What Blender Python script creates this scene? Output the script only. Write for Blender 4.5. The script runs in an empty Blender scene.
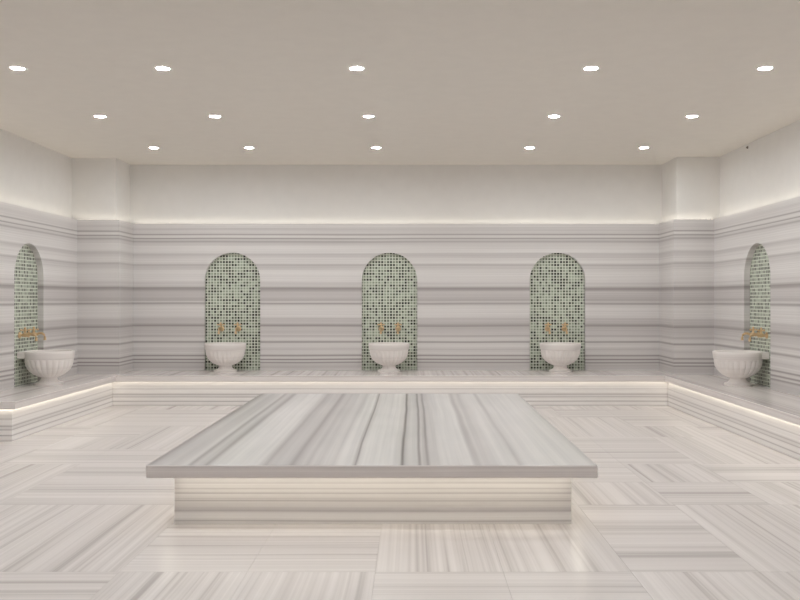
import bpy, bmesh, math, random
from mathutils import Vector, Matrix
PI = math.pi
rng = random.Random(7)
SC = bpy.context.scene
COL = SC.collection

# ------------------------------------------------------------------ dimensions (metres)
F, CX, CY, CAMZ = 880.0, 413.0, 299.0, 1.482
CEIL = 3.482
YB, YT = 13.13, 13.06            # plaster / marble face of the far wall
XL, XLT = -4.848, -4.74         # left wall plaster / marble face
XR, XRT = 4.32, 4.222             # right wall plaster / marble face
YF = -1.6                        # wall behind the viewer
WTOP = 2.602                     # top of the marble cladding
BZ, BT = 0.422, 0.082            # bench seat height, slab thickness
PL = (-4.15, 12.43)              # left pilaster marble corner
PR = (3.655, 12.34)              # right pilaster marble corner
BXL, BXR, BYB = -4.11, 3.48, 12.16   # bench front edges

# ------------------------------------------------------------------ colour + node helpers
def lin(c):
    return tuple((v/255/12.92) if v/255 <= .04045 else ((v/255+.055)/1.055)**2.4 for v in c)

def rgba(c, gain=1.0):
    return tuple(min(.95, v*gain) for v in lin(c)) + (1.0,)

class NT:
    def __init__(s, name):
        s.m = bpy.data.materials.new(name); s.m.use_nodes = True
        s.t = s.m.node_tree; s.t.nodes.clear()
        s.out = s.n('ShaderNodeOutputMaterial')
    def n(s, typ, **kw):
        nd = s.t.nodes.new(typ)
        for k, v in kw.items(): setattr(nd, k, v)
        return nd
    def link(s, a, b): s.t.links.new(a, b)
    def val(s, sock, v):
        if hasattr(v, 'is_output'): s.link(v, sock)
        else: sock.default_value = v
    def math(s, op, a, b=None, c=None, clamp=False):
        nd = s.n('ShaderNodeMath', operation=op); nd.use_clamp = clamp
        s.val(nd.inputs[0], a)
        if b is not None: s.val(nd.inputs[1], b)
        if c is not None: s.val(nd.inputs[2], c)
        return nd.outputs[0]
    def comb(s, x, y, z):
        nd = s.n('ShaderNodeCombineXYZ')
        for i, v in enumerate((x, y, z)): s.val(nd.inputs[i], v)
        return nd.outputs[0]
    def noise(s, vec, scale=1.0, detail=2.0, rough=.5):
        nd = s.n('ShaderNodeTexNoise'); s.link(vec, nd.inputs['Vector'])
        nd.inputs['Scale'].default_value = scale; nd.inputs['Detail'].default_value = detail
        nd.inputs['Roughness'].default_value = rough
        return nd.outputs['Fac']
    def ramp(s, fac, stops, interp='LINEAR'):
        nd = s.n('ShaderNodeValToRGB'); cr = nd.color_ramp; cr.interpolation = interp
        cr.elements[0].position = stops[0][0]; cr.elements[0].color = stops[0][1]
        cr.elements[1].position = stops[-1][0]; cr.elements[1].color = stops[-1][1]
        for p, c in stops[1:-1]:
            e = cr.elements.new(p); e.color = c
        s.link(fac, nd.inputs[0]); return nd.outputs[0]
    def mix(s, fac, a, b, blend='MIX'):
        nd = s.n('ShaderNodeMix', data_type='RGBA', blend_type=blend)
        s.val(nd.inputs[0], fac); s.val(nd.inputs[6], a); s.val(nd.inputs[7], b)
        return nd.outputs[2]
    def mr(s, v, a, b, c, d):
        nd = s.n('ShaderNodeMapRange'); s.val(nd.inputs[0], v)
        for i, k in enumerate((a, b, c, d)): nd.inputs[i+1].default_value = k
        return nd.outputs[0]
    def obj(s):
        tc = s.n('ShaderNodeTexCoord'); sp = s.n('ShaderNodeSeparateXYZ')
        s.link(tc.outputs['Object'], sp.inputs[0]); return sp.outputs
    def uv(s):
        tc = s.n('ShaderNodeTexCoord'); sp = s.n('ShaderNodeSeparateXYZ')
        s.link(tc.outputs['UV'], sp.inputs[0]); return sp.outputs
    def bsdf(s, col, rough=.4, metal=0.0, spec=.5):
        b = s.n('ShaderNodeBsdfPrincipled')
        s.val(b.inputs['Base Color'], col); s.val(b.inputs['Roughness'], rough)
        b.inputs['Metallic'].default_value = metal
        b.inputs['Specular IOR Level'].default_value = spec
        s.link(b.outputs[0], s.out.inputs[0]); return b

GAIN = 1.3
WGAIN = 1.345
def warm(v, g=1.):           # grey level of the marble, read as a slightly pink grey
    d = max(0, (200-v)/50)
    return rgba((v+2+1.6*d, v-.5-1.3*d, v-2-.6*d), WGAIN*g)

def banded(nt, v, stops, gain=1.):
    """any number of bands along v: split over several colour ramps"""
    stops = sorted(stops); res = None; k = 30
    chunks = [stops[i:i+k] for i in range(0, len(stops), k-1)]
    chunks = [c for c in chunks if len(c) > 1]
    for c in chunks:
        a, b = c[0][0], c[-1][0]
        f = nt.mr(v, a, b, 0, 1)
        r = nt.ramp(f, [((p-a)/(b-a), warm(g, gain)) for p, g in c])
        if res is None: res = r
        else: res = nt.mix(nt.math('GREATER_THAN', v, a), res, r)
    return res

# bands of the cladding: (photo row, grey level), converted to heights
WALL_ROWS = [(223.1,194),(226.3,197),(229,178),(232,190),(233.6,188),(234.5,152),(235.4,190),(236.7,197),(237.7,190),(238.5,149),(239.3,185),
 (240.4,186),(241.6,160),(243,178),(245,182),(247,197),(252.3,199),(254.2,172),(256.8,178),(258.8,196),(263.2,198),(265,164),(266.5,184),(268.5,188),
 (271.7,199),(281,197),(283.5,177),(285.5,190),(286.8,172),(288,150),(289.8,158),(292,174),(297,170),(300.3,162),(302,183),(303.5,154),(305.2,182),
 (307,196),(316.3,196),(318.6,172),(323.2,170),(325.8,150),(327.2,168),(332.6,172),(334.2,186),(336,162),(338,192),(340.4,194),(342,149),(343.4,190),
 (346,194),(349.4,172),(352.6,192),(354.4,186),(355.5,142),(356.6,184),(358.2,188),(359.4,138),(360.5,178),(361.2,180),(362.3,146),(363.6,172),(367,168),(370,182)]
WALL_STOPS = [(CAMZ-(y-CY)*YT/F, g + (7 if 160 < g < 184 else 0) - max(0, 166-g)*.6) for y, g in WALL_ROWS] + [(.30,186),(.26,150),(.22,186),(.1,176),(.0,190)]

def mat_wall_marble(axis):
    nt = NT('marble_cladding_'+axis); o = nt.obj()
    s = o[0] if axis == 'x' else o[1]
    w = nt.noise(nt.comb(nt.math('MULTIPLY', s, .5), 3.1, nt.math('MULTIPLY', o[2], 1.2)), 1.0, 2)
    v = nt.math('ADD', o[2], nt.math('MULTIPLY', nt.math('SUBTRACT', w, .5), .022))
    c = banded(nt, v, WALL_STOPS)
    fine = nt.noise(nt.comb(nt.math('MULTIPLY', s, .22), 0.0, nt.math('MULTIPLY', v, 70.0)), 1.0, 3)
    c = nt.mix(1.0, c, nt.ramp(fine, [(.3, (.91,.905,.90,1)), (.68, (1.06,1.06,1.06,1))]), 'MULTIPLY')
    nt.bsdf(c, .32, 0, .35); return nt.m

def mat_streak(name, across, along, lightc, darkc, f1=2.6, f2=14., f3=42., rough=.3, spec=.4, seed=0., uv=False, lo=.36, hi=.66, veins=.82, gain=GAIN):
    """generic veined marble: stripes that run along one axis"""
    nt = NT(name); o = nt.uv() if uv else nt.obj()
    ix = {'x':0,'y':1,'z':2}
    a, l = o[ix[across]], o[ix[along]]
    w = nt.noise(nt.comb(nt.math('MULTIPLY', l, .6), nt.math('MULTIPLY', a, .8), seed), 1.0, 1)
    a = nt.math('ADD', a, nt.math('MULTIPLY', w, .05))
    n1 = nt.noise(nt.comb(nt.math('MULTIPLY', l, .10), nt.math('MULTIPLY', a, f1), seed+1), 1., 1)
    n2 = nt.noise(nt.comb(nt.math('MULTIPLY', l, .16), nt.math('MULTIPLY', a, f2), seed+2), 1., 2)
    n3 = nt.noise(nt.comb(nt.math('MULTIPLY', l, .22), nt.math('MULTIPLY', a, f3), seed+3), 1., 1)
    m = nt.math('ADD', nt.math('MULTIPLY', n1, .34), nt.math('ADD', nt.math('MULTIPLY', n2, .42), nt.math('MULTIPLY', n3, .24)))
    c = nt.ramp(m, [(lo, rgba(darkc, gain)), ((lo+hi)/2-.02, rgba(tuple((p*.35+q*.65) for p, q in zip(darkc, lightc)), gain)), (hi, rgba(lightc, gain))])
    vein = nt.ramp(n2, [(.28, (veins,veins*.99,veins*.985,1)), (.36, (1,1,1,1))])
    c = nt.mix(1.0, c, vein, 'MULTIPLY')
    nt.bsdf(c, rough, 0, spec); return nt.m

def mat_slab_top():
    """top of the platform: the broad veins of its one marble slab, running front to back"""
    px = [(145,158),(150,148),(156,176),(163,190),(170,176),(178,184),(186,196),(190,156),(195,190),(201,186),(206,154),(211,194),(222,205),(256,207),
      (262,180),(266,164),(271,178),(280,188),(288,178),(292,152),(297,178),(302,186),(307,174),(312,190),(318,184),(323,196),(332,186),(338,204),(350,206),
      (353.4,170),(354.6,124),(356.4,190),(362,208),(392,206),(400,188),(402.6,126),(405,186),(412,196),(417.6,190),(420,138),(422.5,186),(426,178),(428.4,150),(431,188),
      (440,192),(446,206),(472,208),(476,182),(479,172),(484,194),(490,184),(495,194),(503,208),(516,202),(521,178),(526,202),(560,208),(585,206),(592,196),(600,176)]
    stops = [((x-CX)*5.66/F - PCX, g - max(0, 172-g)*.5) for x, g in px]
    nt = NT('marble_platform_top'); o = nt.obj()
    w = nt.noise(nt.comb(nt.math('MULTIPLY', o[0], 1.3), nt.math('MULTIPLY', o[1], .55), 5.0), 1.0, 2)
    v = nt.math('ADD', o[0], nt.math('MULTIPLY', nt.math('SUBTRACT', w, .5), .03))
    c = banded(nt, v, stops, .80)
    n = nt.noise(nt.comb(nt.math('MULTIPLY', v, 26.), nt.math('MULTIPLY', o[1], .25), 1.), 1., 3)
    c = nt.mix(1.0, c, nt.ramp(n, [(.3, (.9,.9,.9,1)), (.65, (1.05,1.05,1.04,1))]), 'MULTIPLY')
    # soft cloudy break-up along the veins, greyish green tint in the pale parts
    n2 = nt.noise(nt.comb(nt.math('MULTIPLY', v, 3.), nt.math('MULTIPLY', o[1], .9), 9.), 1., 2)
    c = nt.mix(1.0, c, nt.ramp(n2, [(.35, (.955,.955,.95,1)), (.65, (1.03,1.02,1.02,1))]), 'MULTIPLY')
    nt.bsdf(c, .28, 0, .4); return nt.m

def mat_plain(name, c, rough=.5, metal=0., spec=.5, gain=1.):
    nt = NT(name); nt.bsdf(rgba(c, gain), rough, metal, spec); return nt.m

def mat_plaster(name, c):
    nt = NT(name); o = nt.obj()
    n = nt.noise(nt.comb(o[0], o[1], o[2]), 6., 3)
    b = nt.bsdf(nt.mix(1.0, rgba(c), nt.ramp(n, [(.3, (.985,.985,.985,1)), (.7, (1.01,1.01,1.01,1))]), 'MULTIPLY'), .85, 0, .2)
    return nt.m

def mat_emit(name, col, strength):
    nt = NT(name); e = nt.n('ShaderNodeEmission')
    e.inputs[0].default_value = tuple(col)+(1,); e.inputs[1].default_value = strength
    nt.link(e.outputs[0], nt.out.inputs[0]); return nt.m

def mat_mosaic(axis):
    nt = NT('green_glass_mosaic_'+axis); o = nt.obj()
    P = 1/.0437
    a = nt.math('MULTIPLY', o[0] if axis == 'x' else o[1], P); b = nt.math('MULTIPLY', o[2], P)
    wn = nt.n('ShaderNodeTexWhiteNoise', noise_dimensions='2D')
    nt.link(nt.comb(nt.math('FLOOR', a), nt.math('FLOOR', b), 0.), wn.inputs['Vector'])
    tile = nt.ramp(wn.outputs['Value'], [(0, rgba((30,34,24))), (.2, rgba((54,60,46))), (.42, rgba((96,104,86))), (.66, rgba((142,152,134))), (1, rgba((172,182,164)))])
    def edge(v): return nt.math('ABSOLUTE', nt.math('SUBTRACT', nt.math('FRACT', v), .5))
    g = nt.math('GREATER_THAN', nt.math('MAXIMUM', edge(a), edge(b)), .355)
    c = nt.mix(g, tile, rgba((222,226,213)))
    nt.bsdf(c, nt.math('MULTIPLY_ADD', g, .45, .3), 0, .45); return nt.m

# ------------------------------------------------------------------ mesh helpers
def obj(name, bm, mats, parent=None, smooth=None, bevel=None):
    me = bpy.data.meshes.new(name)
    bmesh.ops.recalc_face_normals(bm, faces=bm.faces[:]) if bm.faces else None
    bm.to_mesh(me); bm.free()
    for m in (mats if isinstance(mats, (list, tuple)) else [mats]): me.materials.append(m)
    o = bpy.data.objects.new(name, me); COL.objects.link(o)
    if parent: o.parent = parent
    if smooth is not None:
        me.polygons.foreach_set('use_smooth', [True]*len(me.polygons))
        try: me.set_sharp_from_angle(angle=math.radians(smooth))
        except Exception: pass
    if bevel:
        md = o.modifiers.new('bevel', 'BEVEL'); md.width = bevel; md.segments = 3; md.limit_method = 'ANGLE'; md.angle_limit = math.radians(50)
    return o

def empty(name, loc, label, cat, group=None):
    o = bpy.data.objects.new(name, None); COL.objects.link(o); o.location = loc; o.empty_display_size = .1
    return tag(o, label, cat, group)
def tag(o, label=None, cat=None, group=None, kind=None):
    for k, v in (('label', label), ('category', cat), ('group', group), ('kind', kind)):
        if v: o[k] = v
    return o

def box(bm, x0, x1, y0, y1, z0, z1, mi=0, top=None):
    v = [bm.verts.new(p) for p in ((x0,y0,z0),(x1,y0,z0),(x1,y1,z0),(x0,y1,z0),(x0,y0,z1),(x1,y0,z1),(x1,y1,z1),(x0,y1,z1))]
    for k, q in enumerate(((3,2,1,0),(4,5,6,7),(0,1,5,4),(1,2,6,5),(2,3,7,6),(3,0,4,7))):
        f = bm.faces.new([v[i] for i in q]); f.material_index = top if (top is not None and k < 2) else mi
    return v

def prism(bm, pts, z0, z1, mi=0, top=None):
    a = [bm.verts.new((x, y, z0)) for x, y in pts]; b = [bm.verts.new((x, y, z1)) for x, y in pts]
    n = len(pts)
    f = bm.faces.new(list(reversed(a))); g = bm.faces.new(b)
    for q in (f, g): q.material_index = mi if top is None else top
    for i in range(n):
        q = bm.faces.new((a[i], a[(i+1) % n], b[(i+1) % n], b[i])); q.material_index = mi

def lathe(bm, prof, n=48, lobes=0, amp=0., lobe_rows=(), center=(0,0,0), cap0=True, cap1=True):
    rings = []
    for k, (r, z) in enumerate(prof):
        ring = []
        w = lobe_rows.get(k, 0) if lobes else 0
        for i in range(n):
            t = 2*PI*i/n
            rr = r*(1 - amp*w*(1-abs(math.sin(t*lobes/2))**.8)) if w else r
            ring.append(bm.verts.new((center[0]+rr*math.cos(t), center[1]+rr*math.sin(t), center[2]+z)))
        rings.append(ring)
    for a, b in zip(rings, rings[1:]):
        for i in range(n):
            bm.faces.new((a[i], a[(i+1) % n], b[(i+1) % n], b[i]))
    if cap0: bm.faces.new(list(reversed(rings[0])))
    if cap1: bm.faces.new(rings[-1])

def tube(bm, pts, radii, n=12):
    pts = [Vector(p) for p in pts]; rings = []
    up = Vector((.13, .31, .94))
    for i, p in enumerate(pts):
        d = (pts[min(i+1, len(pts)-1)] - pts[max(i-1, 0)]).normalized()
        u = d.cross(up)
        if u.length < .1: u = d.cross(Vector((1, 0, 0)))
        u.normalize(); v = d.cross(u).normalized(); r = radii[i] if isinstance(radii, (list, tuple)) else radii
        rings.append([bm.verts.new(p + u*r*math.cos(2*PI*k/n) + v*r*math.sin(2*PI*k/n)) for k in range(n)])
    for a, b in zip(rings, rings[1:]):
        for k in range(n): bm.faces.new((a[k], a[(k+1) % n], b[(k+1) % n], b[k]))
    bm.faces.new(list(reversed(rings[0]))); bm.faces.new(rings[-1])

def ball(bm, c, r, u=12, v=8, sc=(1,1,1)):
    m = Matrix.Translation(c) @ Matrix.Diagonal((sc[0], sc[1], sc[2], 1))
    bmesh.ops.create_uvsphere(bm, u_segments=u, v_segments=v, radius=r, matrix=m)

# ------------------------------------------------------------------ materials
PX0, PX1, PY0, PY1 = -1.7185, 1.1896, 5.65, 9.93
PCX, PCY = (PX0+PX1)/2, (PY0+PY1)/2
M = {}
M['wall_x'] = mat_wall_marble('x'); M['wall_y'] = mat_wall_marble('y')
M['plaster'] = mat_plaster('warm_white_plaster', (234,232,229))
M['ceil'] = mat_plaster('warm_grey_ceiling_paint', (231,226,218))
M['mosaic_x'] = mat_mosaic('x'); M['mosaic_y'] = mat_mosaic('y')
LT, DK = (208,201,197), (160,151,148)
M['floor'] = mat_streak('marble_floor_tiles', 'y', 'x', (209,203.5,200.5), (171,164,161), 3.2, 18., 64., .26, .42, 11., uv=True, lo=.36, hi=.61, veins=.95, gain=1.21)
M['seat_top'] = mat_streak('marble_bench_seat', 'x', 'y', (210,204,201), (170,163,160), 3., 10., 30., .22, .45, 21.)
M['edge_x'] = mat_streak('marble_slab_edge_x', 'z', 'x', (213,208,206), (183,176,174), 14., 40., 90., .3, .4, 31.)
M['edge_y'] = mat_streak('marble_slab_edge_y', 'z', 'y', (213,208,206), (183,176,174), 14., 40., 90., .3, .4, 32.)
M['slab_top'] = mat_slab_top()
BENCH_BANDS = [(.342,208),(.30,206),(.262,200),(.25,206),(.24,198),(.233,172),(.226,204),(.18,206),(.168,190),(.156,164),(.15,196),(.13,192),(.121,160),(.112,204),
  (.08,206),(.068,196),(.0614,146),(.054,200),(.03,206),(.012,196),(.004,164),(0,190)]
PLINTH_BANDS = [(.34,208),(.29,206),(.275,198),(.268,184),(.262,206),(.24,202),(.232,180),(.225,206),(.21,202),(.202,174),(.195,208),(.175,208),(.165,188),(.16,206),(.153,174),
  (.146,204),(.12,204),(.1035,180),(.095,180),(.087,160),(.08,182),(.072,202),(.045,208),(.03,204),(.02,170),(.012,200),(0,204)]
def mat_banded(name, axis, stops, gain):
    nt = NT(name); o = nt.obj(); s = o[0] if axis == 'x' else o[1]
    w = nt.noise(nt.comb(nt.math('MULTIPLY', s, .6), 7.7, nt.math('MULTIPLY', o[2], 2.)), 1.0, 1)
    v = nt.math('ADD', o[2], nt.math('MULTIPLY', nt.math('SUBTRACT', w, .5), .012))
    c = banded(nt, v, stops, gain)
    n = nt.noise(nt.comb(nt.math('MULTIPLY', s, .2), 2., nt.math('MULTIPLY', v, 110.)), 1., 2)
    c = nt.mix(1.0, c, nt.ramp(n, [(.3, (.93,.925,.92,1)), (.68, (1.05,1.05,1.05,1))]), 'MULTIPLY')
    nt.bsdf(c, .34, 0, .35); return nt.m
for k in 'xy':
    M['base_'+k] = mat_banded('marble_bench_plinth_'+k, k, BENCH_BANDS, 1.06)
    M['plinth_'+k] = mat_banded('marble_platform_plinth_'+k, k, PLINTH_BANDS, 1.06)
M['led'] = mat_emit('warm_led_strip', (1., .92, .77), 4.4)
M['led_platform'] = mat_emit('warm_platform_led_strip', (1., .92, .77), 5.0)
M['cove'] = mat_emit('warm_cove_strip', (1., .92, .78), 5.2)
M['lamp'] = mat_emit('downlight_glow', (.945, .98, 1.), 336.)
M['ring'] = mat_plain('white_lamp_trim', (236,234,230), .4)
M['basin'] = mat_streak('carved_white_marble', 'z', 'x', (222,218,215), (198,192,189), 4., 12., 30., .3, .4, 51.)
M['gold'] = mat_plain('aged_gold_brass', (222,194,156), .42, 1.0)
M['dark'] = mat_plain('dark_grey_plastic', (132,124,116), .5)

# ------------------------------------------------------------------ the setting
def struct(name, bm, mats, label=None):
    o = obj(name, bm, mats); o['kind'] = 'structure'
    return o

# floor: rectangular tiles, each with its own stripe direction
TX, TY = .695, .78
XS = [.49 + TX*k for k in range(-8, 7)]
YS = [4.78 + TY*k for k in range(-9, 12)]
ORI = {}; BLK = {}; NBK = [0]
def setori(x0, x1, y0, y1, d):
    NBK[0] += 1
    for i in range(len(XS)-1):
        for j in range(len(YS)-1):
            cx, cy = (XS[i]+XS[i+1])/2, (YS[j]+YS[j+1])/2
            if x0 < cx < x1 and y0 < cy < y1: ORI[(i, j)] = d; BLK[(i, j)] = NBK[0]
r2 = random.Random(23)
for bi in range(0, len(XS)-1):
    for bj in range(0, len(YS)-1):
        key = (bi//2, bj//2)
        ORI[(bi, bj)] = 'h' if (key[0]+key[1]) % 2 else 'v'
for k in list(ORI):
    BLK[k] = 1000 + (k[0]//2)*50 + k[1]//2
    if r2.random() < .15: ORI[k] = 'h' if ORI[k] == 'v' else 'v'; BLK[k] = 5000 + len(BLK)*77 + k[0]
setori(-9, -1.595, 4.78, 6.34, 'v'); setori(-1.595, -.205, 4.78, 6.34, 'h'); setori(-.205, 1.185, 4.78, 6.34, 'v')
setori(1.185, 1.88, 4.78, 6.34, 'h'); setori(1.88, 3.3, 4.78, 6.34, 'v')
setori(-9, -2.985, 6.34, 7.9, 'v'); setori(-2.985, -.9, 6.34, 7.9, 'h')
setori(.49, 1.88, 6.34, 7.12, 'v'); setori(1.88, 2.575, 6.34, 7.12, 'h'); setori(2.575, 4, 6.34, 7.12, 'v')
setori(.49, 1.88, 7.12, 7.9, 'h'); setori(1.88, 2.575, 7.12, 7.9, 'v'); setori(2.575, 4.4, 7.12, 7.9, 'h')
setori(1.1, 2.575, 7.9, 9.46, 'h'); setori(2.575, 4, 7.9, 9.46, 'v'); setori(1.19, 2.575, 9.46, 11.02, 'v')
setori(-9, -1.595, 4.0, 4.78, 'h'); setori(-1.595, -.205, 3.22, 4.78, 'v'); setori(-.205, 1.185, 3.22, 4.78, 'h'); setori(1.185, 3.3, 3.22, 4.78, 'v')
bm = bmesh.new(); uvl = bm.loops.layers.uv.new('UVMap'); G = .0007
fx0, fx1, fy0, fy1 = XL-.1, XR+.1, YF-.1, YB+.1
for i in range(len(XS)-1):
    for j in range(len(YS)-1):
        x0, x1, y0, y1 = max(XS[i], fx0), min(XS[i+1], fx1), max(YS[j], fy0), min(YS[j+1], fy1)
        if x1-x0 < .02 or y1-y0 < .02: continue
        ga = 0 if BLK.get((i, j-1)) == BLK[(i, j)] else G; gb = 0 if BLK.get((i, j+1)) == BLK[(i, j)] else G
        v = [bm.verts.new(p) for p in ((x0+G,y0+ga,0),(x1-G,y0+ga,0),(x1-G,y1-gb,0),(x0+G,y1-gb,0))]
        f = bm.faces.new(v); d = ORI[(i, j)]
        rb = random.Random(BLK[(i, j)]*13+5); ox, oy = rb.uniform(0, 60), rb.uniform(0, 60)
        for lp in f.loops:
            x, y = lp.vert.co.x, lp.vert.co.y
            lp[uvl].uv = (x+ox, y+oy) if d == 'h' else (y+ox, x+oy)
        w = [bm.verts.new((p.co.x, p.co.y, -.004)) for p in v]
        for k in range(4):
            q = bm.faces.new((v[k], w[k], w[(k+1) % 4], v[(k+1) % 4])); q.material_index = 1
box(bm, fx0, fx1, fy0, fy1, -.1, -.0035, 1)
M['grout'] = mat_plain('floor_grout', (186,180,174), .8)
struct('floor', bm, [M['floor'], M['grout']])

bm = bmesh.new(); box(bm, XL-.15, XR+.15, YF-.15, YB+.15, CEIL, CEIL+.15); struct('ceiling', bm, M['ceil'])

wall = {}
for nm, b in (('back', (XL-.15, XR+.15, YB, YB+.15)), ('front', (XL-.15, XR+.15, YF-.15, YF)), ('left', (XL-.15, XL, YF, YB)), ('right', (XR, XR+.15, YF, YB))):
    bm = bmesh.new(); box(bm, *b, 0, CEIL); wall[nm] = struct('wall_'+nm, bm, M['plaster'])

NR, NSP = .412, 1.757      # niche half-width, height where its arch springs
def arch_pts(sc, r=NR, n=24):
    return [(sc-r, BZ)] + [(sc - r*math.cos(PI*k/n), NSP + r*math.sin(PI*k/n)) for k in range(n+1)] + [(sc+r, BZ)]

def cladding(P, s0, s1, niches, TH):
    T = min(TH-.008, .082); TE = TH-.0005
    bm = bmesh.new()
    def quad(*ps): bm.faces.new([bm.verts.new(P(*p)) for p in ps])
    cur = s0
    for sc in niches:
        quad((cur,0,0), (sc-NR,0,0), (sc-NR,0,WTOP), (cur,0,WTOP))
        quad((sc-NR,0,0), (sc+NR,0,0), (sc+NR,0,BZ), (sc-NR,0,BZ))
        ap = arch_pts(sc)
        arc = ap[1:-1]
        for (a, za), (b, zb) in zip(arc, arc[1:]): quad((a,0,za), (b,0,zb), (b,0,WTOP), (a,0,WTOP))
        loop = ap
        for k in range(len(loop)):
            a, za = loop[k]; b, zb = loop[(k+1) % len(loop)]
            quad((a,0,za), (a,T,za), (b,T,zb), (b,0,zb))
        cur = sc+NR
    quad((cur,0,0), (s1,0,0), (s1,0,WTOP), (cur,0,WTOP))
    quad((s0,0,WTOP), (s1,0,WTOP), (s1,TE,WTOP), (s0,TE,WTOP))
    quad((s0,0,0), (s0,TE,0), (s0,TE,WTOP), (s0,0,WTOP)); quad((s1,0,0), (s1,TE,0), (s1,TE,WTOP), (s1,0,WTOP))
    bmesh.ops.remove_doubles(bm, verts=bm.verts[:], dist=.0005)
    return bm

PB = lambda s, d, z: (s, YT+d, z)
PLf = lambda s, d, z: (XLT-d, s, z)
PRt = lambda s, d, z: (XRT+d, s, z)
PFr = lambda s, d, z: (s, YF+.0695-d, z)
NB = [-2.68, -.349, 2.144]; NL = [10.878]; NRt = [10.81]
for nm, P, s0, s1, niches, ax, TH in (('back', PB, PL[0], PR[0], NB, 'x', .07), ('left', PLf, YF+.07, PL[1], NL, 'y', XLT-XL), ('right', PRt, YF+.07, PR[1], NRt, 'y', XR-XRT), ('front', PFr, XLT, XRT, [], 'x', .07)):
    obj('marble_cladding', cladding(P, s0, s1, niches, TH), M['wall_'+ax], wall[nm])
    for sc in niches:
        bm = bmesh.new(); ap = arch_pts(sc, NR-.0005)
        fr = [bm.verts.new(P(a, min(TH-.012, .075), z)) for a, z in ap]; bk = [bm.verts.new(P(a, TH-.0005, z)) for a, z in ap]
        bm.faces.new(fr); bm.faces.new(list(reversed(bk)))
        for k in range(len(ap)): bm.faces.new((fr[k], bk[k], bk[(k+1) % len(ap)], fr[(k+1) % len(ap)]))
        o = obj('mosaic_panel', bm, M['mosaic_'+ax], wall[nm]); o['label'] = 'arched niche lined with small green glass mosaic tiles'
    bm = bmesh.new(); ca, cb = (.014, .036) if ax == 'y' else (.016, .032)
    a, b = P(s0+.02, ca, WTOP+.0005), P(s1-.02, cb, WTOP+.0016)
    box(bm, min(a[0],b[0]), max(a[0],b[0]), min(a[1],b[1]), max(a[1],b[1]), a[2], b[2])
    obj('light_strip', bm, M['cove'], wall[nm])

# corner pilasters
for k, (xa, xb, yf, side) in enumerate(((XL, PL[0]-.07, PL[1]+.07, 1), (XR, PR[0]+.06, PR[1]+.06, -1))):
    bm = bmesh.new(); x0, x1 = min(xa, xb), max(xa, xb)
    box(bm, x0, x1, yf, YB, 0, CEIL)
    t = struct('trim_%d' % (k+1), bm, M['plaster'])
    tx, ty = (PL, PR)[k]; wx = (XLT, XRT)[k]
    bm = bmesh.new()
    g = .0008*side
    if side > 0: pts = [(wx, ty), (tx, ty), (tx, YT), (xb+g, YT), (xb+g, yf-.0008), (wx, yf-.0008)]
    else: pts = [(tx, ty), (wx, ty), (wx, yf-.0008), (xb+g, yf-.0008), (xb+g, YT), (tx, YT)]
    prism(bm, pts, 0, WTOP)
    obj('marble_cladding', bm, M['wall_x'], t)
    bm = bmesh.new(); xi0, xi1 = sorted((wx, tx-.014*side)); box(bm, xi0, xi1, ty+.014, ty+.030, WTOP+.0005, WTOP+.0016)
    xs0, xs1 = sorted((tx-.030*side, tx-.014*side)); box(bm, xs0, xs1, ty+.037, YT, WTOP+.0005, WTOP+.0016)
    obj('light_strip', bm, M['cove'], t)

# ------------------------------------------------------------------ built-in bench
bench = empty('marble_bench', ((BXL+BXR)/2, BYB+.4, 0), 'long low striped marble bench running along three walls under the niches', 'bench')
def off(o): o.location = -Vector(bench.location); return o
YEL, YER, SB = 9.09, 3.4, .06
e = .0006
slabs = {
 'back': [(XLT+e, BYB), (XRT-e, BYB), (XRT-e, PR[1]-e), (PR[0]-e, PR[1]-e), (PR[0]-e, YT-e), (PL[0]+e, YT-e), (PL[0]+e, PL[1]-e), (XLT+e, PL[1]-e)],
 'left': [(XLT+e, YEL), (BXL, YEL), (BXL, BYB-e), (XLT+e, BYB-e)],
 'right': [(BXR, YER), (XRT-e, YER), (XRT-e, BYB-e), (BXR, BYB-e)]}
for nm, pts in slabs.items():
    bm = bmesh.new(); prism(bm, pts, BZ-BT, BZ, 0, 1)
    o = obj('seat_slab', bm, [M['edge_x' if nm == 'back' else 'edge_y'], M['seat_top']], bench, bevel=.007)
    if nm == 'left':
        for p in o.data.polygons:
            if abs(p.normal.y) > .9: p.material_index = 2
        o.data.materials.append(M['edge_x'])
    off(o)
bases = {
 'back': [(BXL-SB, BYB+SB), (BXR+SB, BYB+SB), (BXR+SB, PR[1]-e), (PR[0]-e, PR[1]-e), (PR[0]-e, YT-e), (PL[0]+e, YT-e), (PL[0]+e, PL[1]-e), (BXL-SB, PL[1]-e)],
 'left': [(XLT+e, YEL+SB), (BXL-SB, YEL+SB), (BXL-SB, PL[1]-e), (XLT+e, PL[1]-e)],
 'right': [(BXR+SB, YER+SB), (XRT-e, YER+SB), (XRT-e, PR[1]-e), (BXR+SB, PR[1]-e)]}
for nm, pts in bases.items():
    bm = bmesh.new()
    if nm == 'back': pts = [(x+(.0006 if x < -4.16 else -.0006 if x > 3.53 else 0), y) for x, y in pts]
    prism(bm, pts, 0.0003, BZ-BT-.0005)
    o = obj('plinth', bm, [M['base_x' if nm == 'back' else 'base_y'], M['base_x']], bench)
    if nm != 'back':
        for p in o.data.polygons:
            if abs(p.normal.y) > .9: p.material_index = 1
    off(o)
zt = BZ-BT-.0003
ST = .027
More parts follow.
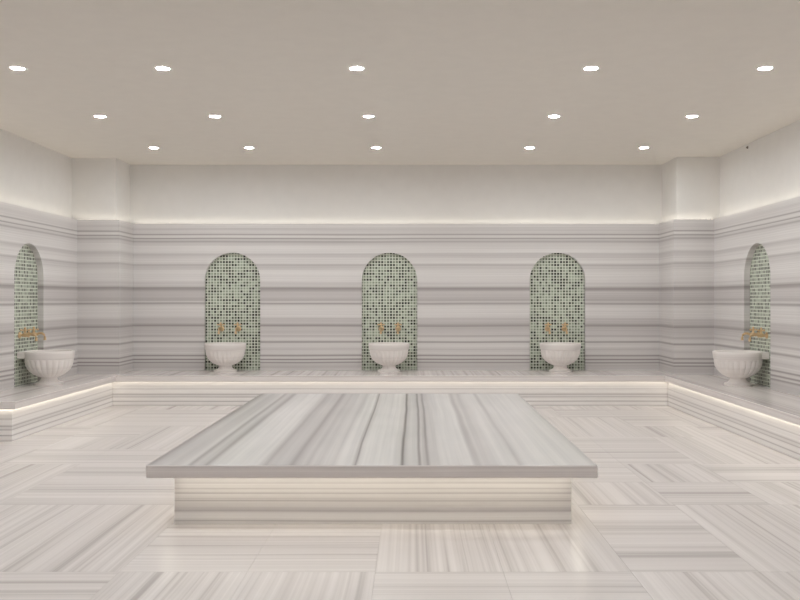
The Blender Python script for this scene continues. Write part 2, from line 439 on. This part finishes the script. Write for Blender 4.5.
for nm, boxes in (('back', [(BXL-.02, BXR+.02, BYB+.024, BYB+.024+.016)]),
                  ('left', [(BXL-.026-ST, BXL-.026, YEL+.030, BYB+.02), (XLT+.01, BXL-.052, YEL+.030, YEL+.030+ST)]),
                  ('right', [(BXR+.026, BXR+.026+ST, YER+.030, BYB+.02)])):
    bm = bmesh.new()
    for b in boxes: box(bm, *b, zt-.0012, zt)
    off(obj('light_strip', bm, M['led'], bench))

# ------------------------------------------------------------------ central platform
plat = empty('marble_platform', (PCX, PCY, 0), 'large low rectangular marble platform with streaked top in the middle of the floor', 'platform')
hx, hy = (PX1-PX0)/2, (PY1-PY0)/2
bm = bmesh.new(); box(bm, -hx, hx, -hy, hy, .330, .4150, 0, 1)
o = obj('top_slab', bm, [M['edge_x'], M['slab_top'], M['edge_y']], plat, bevel=.012)
for p in o.data.polygons:
    if abs(p.normal.x) > .9: p.material_index = 2
q = .147
bm = bmesh.new(); box(bm, -hx+q, hx-q, -hy+q, hy-q, .0003, .3296)
o = obj('plinth', bm, [M['plinth_x'], M['plinth_y']], plat)
for p in o.data.polygons:
    if abs(p.normal.x) > .9: p.material_index = 1
SW = .045
bx, by, u = hx-q, hy-q, .075
for b in ((-bx, bx, -by-u-SW, -by-u), (-bx, bx, by+u, by+u+SW), (-bx-u-SW, -bx-u, -by, by), (bx+u, bx+u+SW, -by, by)):
    bm = bmesh.new(); box(bm, *b, .3280, .3298); obj('light_strip', bm, M['led_platform'], plat)

# ------------------------------------------------------------------ wash basins
RIM_Z = .435
def make_basin(name, loc, rz, label):
    """local: wall is towards +y, 0.31 away"""
    t = empty(name, loc, label, 'basin', 'fluted marble basins under the niches'); t.rotation_euler = (0, 0, rz)
    prof = [(.085,.100),(.098,.094),(.135,.107),(.178,.128),(.22,.16),(.25,.195),(.27,.235),(.281,.28),(.284,.308),(.281,.320),
            (.288,.324),(.292,.336),(.295,.372),(.299,.405),(.297,.415),(.290,.418),(.268,.418),(.262,.414),(.258,.385),(.246,.31),(.21,.25),(.15,.20),(.06,.175),(.01,.17)]
    lobe = {2:.8,3:1,4:1,5:1,6:1,7:.9,8:.5}
    bm = bmesh.new(); lathe(bm, prof, 144, 24, .06, lobe)
    obj('bowl', bm, M['basin'], t, smooth=40)
    bm = bmesh.new()
    lathe(bm, [(.165,.0),(.167,.02),(.16,.028),(.148,.030),(.118,.042),(.10,.062),(.092,.082),(.096,.096),(.11,.101),(.108,.106),(.08,.108)], 96, 24, .05, {4:1,5:1,6:1})
    obj('pedestal', bm, M['basin'], t, smooth=40)
    bm = bmesh.new()
    pts = [(-.2, .30), (-.2, .16), (-.232, .185)]
    # ledge behind the bowl, cut round to the bowl's rim
    n = 14; arc = []
    for k in range(n+1):
        x = -.2 + .4*k/n; arc.append((x, math.sqrt(.293**2 - x*x)))
    prism(bm, arc + [(.2, .3065), (-.2, .3065)] if False else [(-.2, .3065)] + arc + [(.2, .3065)], .335, .4165)
    obj('back_ledge', bm, M['basin'], t)
    return t
GAP, GL, GR = .058, .075, .075
basins = [
 ((-2.73, YT+GAP-.309, BZ+.0005), 0, 'white fluted marble basin standing left of centre in the far-wall niche nearest the left corner'),
 ((-.349, YT+GAP-.309, BZ+.0005), 0, 'white fluted marble basin in the middle niche of the far wall, straight behind the platform'),
 ((2.144, YT+GAP-.309, BZ+.0005), 0, 'white fluted marble basin in the far-wall niche nearest the right corner'),
 ((XLT-GL+.309, 10.90, BZ+.0005), PI/2, 'white fluted marble basin at the left side wall niche'),
 ((XRT+GR-.309, 10.80, BZ+.0005), -PI/2, 'white fluted marble basin at the right side wall niche')]
proto = None
def copy_thing(src, loc, rz, label):
    r = src.copy(); COL.objects.link(r); r.location = loc; r.rotation_euler = (0, 0, rz); r['label'] = label
    for ch in list(src.children):
        c = ch.copy(); COL.objects.link(c); c.parent = r
        for g in list(ch.children):
            d = g.copy(); COL.objects.link(d); d.parent = c
    return r
for loc, rz, lab in basins:
    if proto is None: proto = make_basin('wash_basin', loc, rz, lab)
    else: copy_thing(proto, loc, rz, lab)

# ------------------------------------------------------------------ taps
def make_tap(loc, rz, label):
    """local: mounted on a wall at y = 0, sticks out towards -y"""
    t = empty('wall_tap', loc, label, 'tap', 'gold taps above the basins'); t.rotation_euler = (0, 0, rz); t.scale = (1.15,)*3
    bm = bmesh.new()
    lathe(bm, [(.034,0),(.036,.004),(.03,.01),(.02,.014),(.016,.022)], 24)
    bmesh.ops.rotate(bm, verts=bm.verts[:], cent=(0,0,0), matrix=Matrix.Rotation(PI/2, 3, 'X'))
    obj('wall_plate', bm, M['gold'], t, smooth=40)
    bm = bmesh.new()
    tube(bm, [(0,-.012,0),(0,-.03,0),(0,-.045,0),(0,-.06,0),(0,-.085,0),(0,-.10,0)], [.014,.013,.02,.024,.02,.015], 16)
    tube(bm, [(0,-.06,.015),(0,-.06,.032),(0,-.06,.045)], [.018,.012,.01], 14)
    obj('body', bm, M['gold'], t, smooth=50)
    bm = bmesh.new()
    tube(bm, [(0,-.09,0),(0,-.12,.012),(0,-.15,.012),(0,-.172,-.004),(0,-.18,-.03),(0,-.18,-.055),(0,-.18,-.062)], [.015,.014,.013,.013,.013,.014,.018], 14)
    obj('spout', bm, M['gold'], t, smooth=50)
    bm = bmesh.new()
    tube(bm, [(0,-.06,.040),(0,-.06,.052),(0,-.06,.064)], [.014,.016,.010], 14)
    for a in range(4):
        ca, sa = math.cos(a*PI/2+.4), math.sin(a*PI/2+.4)
        tube(bm, [(0,-.06,.053),(ca*.022,-.06+sa*.022,.053),(ca*.036,-.06+sa*.036,.054)], [.007,.006,.007], 10)
        ball(bm, (ca*.04, -.06+sa*.04, .054), .0105)
    ball(bm, (0, -.06, .072), .013)
    obj('handle', bm, M['gold'], t, smooth=60)
    return t
TZ = 1.04
niche_txt = ['far-wall niche nearest the left corner', 'middle niche of the far wall', 'far-wall niche nearest the right corner']
tap = None
def put_tap(loc, rz, lab):
    global tap
    if tap is None: tap = make_tap(loc, rz, lab)
    else: copy_thing(tap, loc, rz, lab)
for k, xc in enumerate((-2.725, -.347, 2.13)):
    for s, w in ((-1, 'left'), (1, 'right')):
        put_tap((xc+s*.125, YT+GAP-.0004, TZ), 0, '%s gold tap on green mosaic in the %s' % (w, niche_txt[k]))
for s, w in ((-1, 'nearer'), (1, 'farther')):
    put_tap((XLT-GL+.0004, 10.89+s*.125, TZ), PI/2, '%s gold tap on green mosaic in the left side wall niche' % w)
    put_tap((XRT+GR-.0004, 10.81+s*.125, TZ), -PI/2, '%s gold tap on green mosaic in the right side wall niche' % w)

# ------------------------------------------------------------------ ceiling downlights
def make_downlight(loc, label, lit=True):
    t = empty('recessed_downlight', loc, label, 'ceiling light', 'round downlights in the ceiling')
    bm = bmesh.new()
    lathe(bm, [(.056,-.001),(.056,-.006),(.059,-.008),(.067,-.005),(.069,-.0005)], 40, cap0=False, cap1=False)
    obj('trim_ring', bm, M['ring'], t, smooth=50)
    bm = bmesh.new(); lathe(bm, [(.0555,-.001),(.0555,-.0025),(.051,-.003)], 40)
    obj('lens', bm, M['lamp'], t)
    return t
cols = [(-3.42, 'first from the left'), (-2.165, 'second from the left'), (-.485, 'in the middle'), (1.541, 'second from the right'), (3.048, 'first from the right')]
rows = [(11.617, 'row nearest the far wall'), (9.617, 'middle of the three visible rows'), (7.617, 'row nearest the viewer')]
dl = None
for y, rt in rows:
    for x, ct in cols:
        lab = 'glowing round downlight, %s in the %s' % (ct, rt)
        if dl is None: dl = make_downlight((x, y, CEIL), lab)
        else: copy_thing(dl, (x, y, CEIL), 0, lab)
for y, rt in ((5.617, 'row over the front edge of the platform'), (3.617, 'row between viewer and platform')):
    for x, ct in cols:
        copy_thing(dl, (x, y, CEIL), 0, 'downlight out of frame, %s, %s' % (ct, rt))

# small fitting on the right wall under the ceiling
bm = bmesh.new()
lathe(bm, [(.018,0),(.018,.005),(.013,.010),(.010,.020),(.005,.024)], 20)
bmesh.ops.rotate(bm, verts=bm.verts[:], cent=(0,0,0), matrix=Matrix.Rotation(-PI/2, 3, 'Y'))
o = obj('wall_sensor', bm, M['dark'], smooth=40); o.location = (XR-.0003, 11.35, CEIL-.045)
tag(o, 'tiny dark round fitting on the right plaster wall just below the ceiling', 'sensor')

# ------------------------------------------------------------------ world, camera, view
w = bpy.data.worlds.new('world'); SC.world = w; w.use_nodes = True
w.node_tree.nodes['Background'].inputs[0].default_value = (.8, .8, .8, 1); w.node_tree.nodes['Background'].inputs[1].default_value = .3
cam = bpy.data.cameras.new('camera'); co = bpy.data.objects.new('camera', cam); COL.objects.link(co)
co.location = (0, 0, CAMZ); co.rotation_euler = (PI/2, 0, 0)
cam.sensor_width = 36; cam.lens = F/800*36; cam.shift_x = (400-CX)/800; cam.shift_y = (CY-300)/800
cam.clip_start = .05
SC.camera = co
SC.view_settings.view_transform = 'Standard'; SC.view_settings.look = 'None'; SC.view_settings.gamma = 1; SC.view_settings.use_curve_mapping = False
SC.view_settings.exposure = -0.03
SC.cycles.max_bounces = 10; SC.cycles.diffuse_bounces = 7; SC.cycles.glossy_bounces = 4
SC.cycles.use_denoising = True
SC.cycles.sample_clamp_indirect = 8
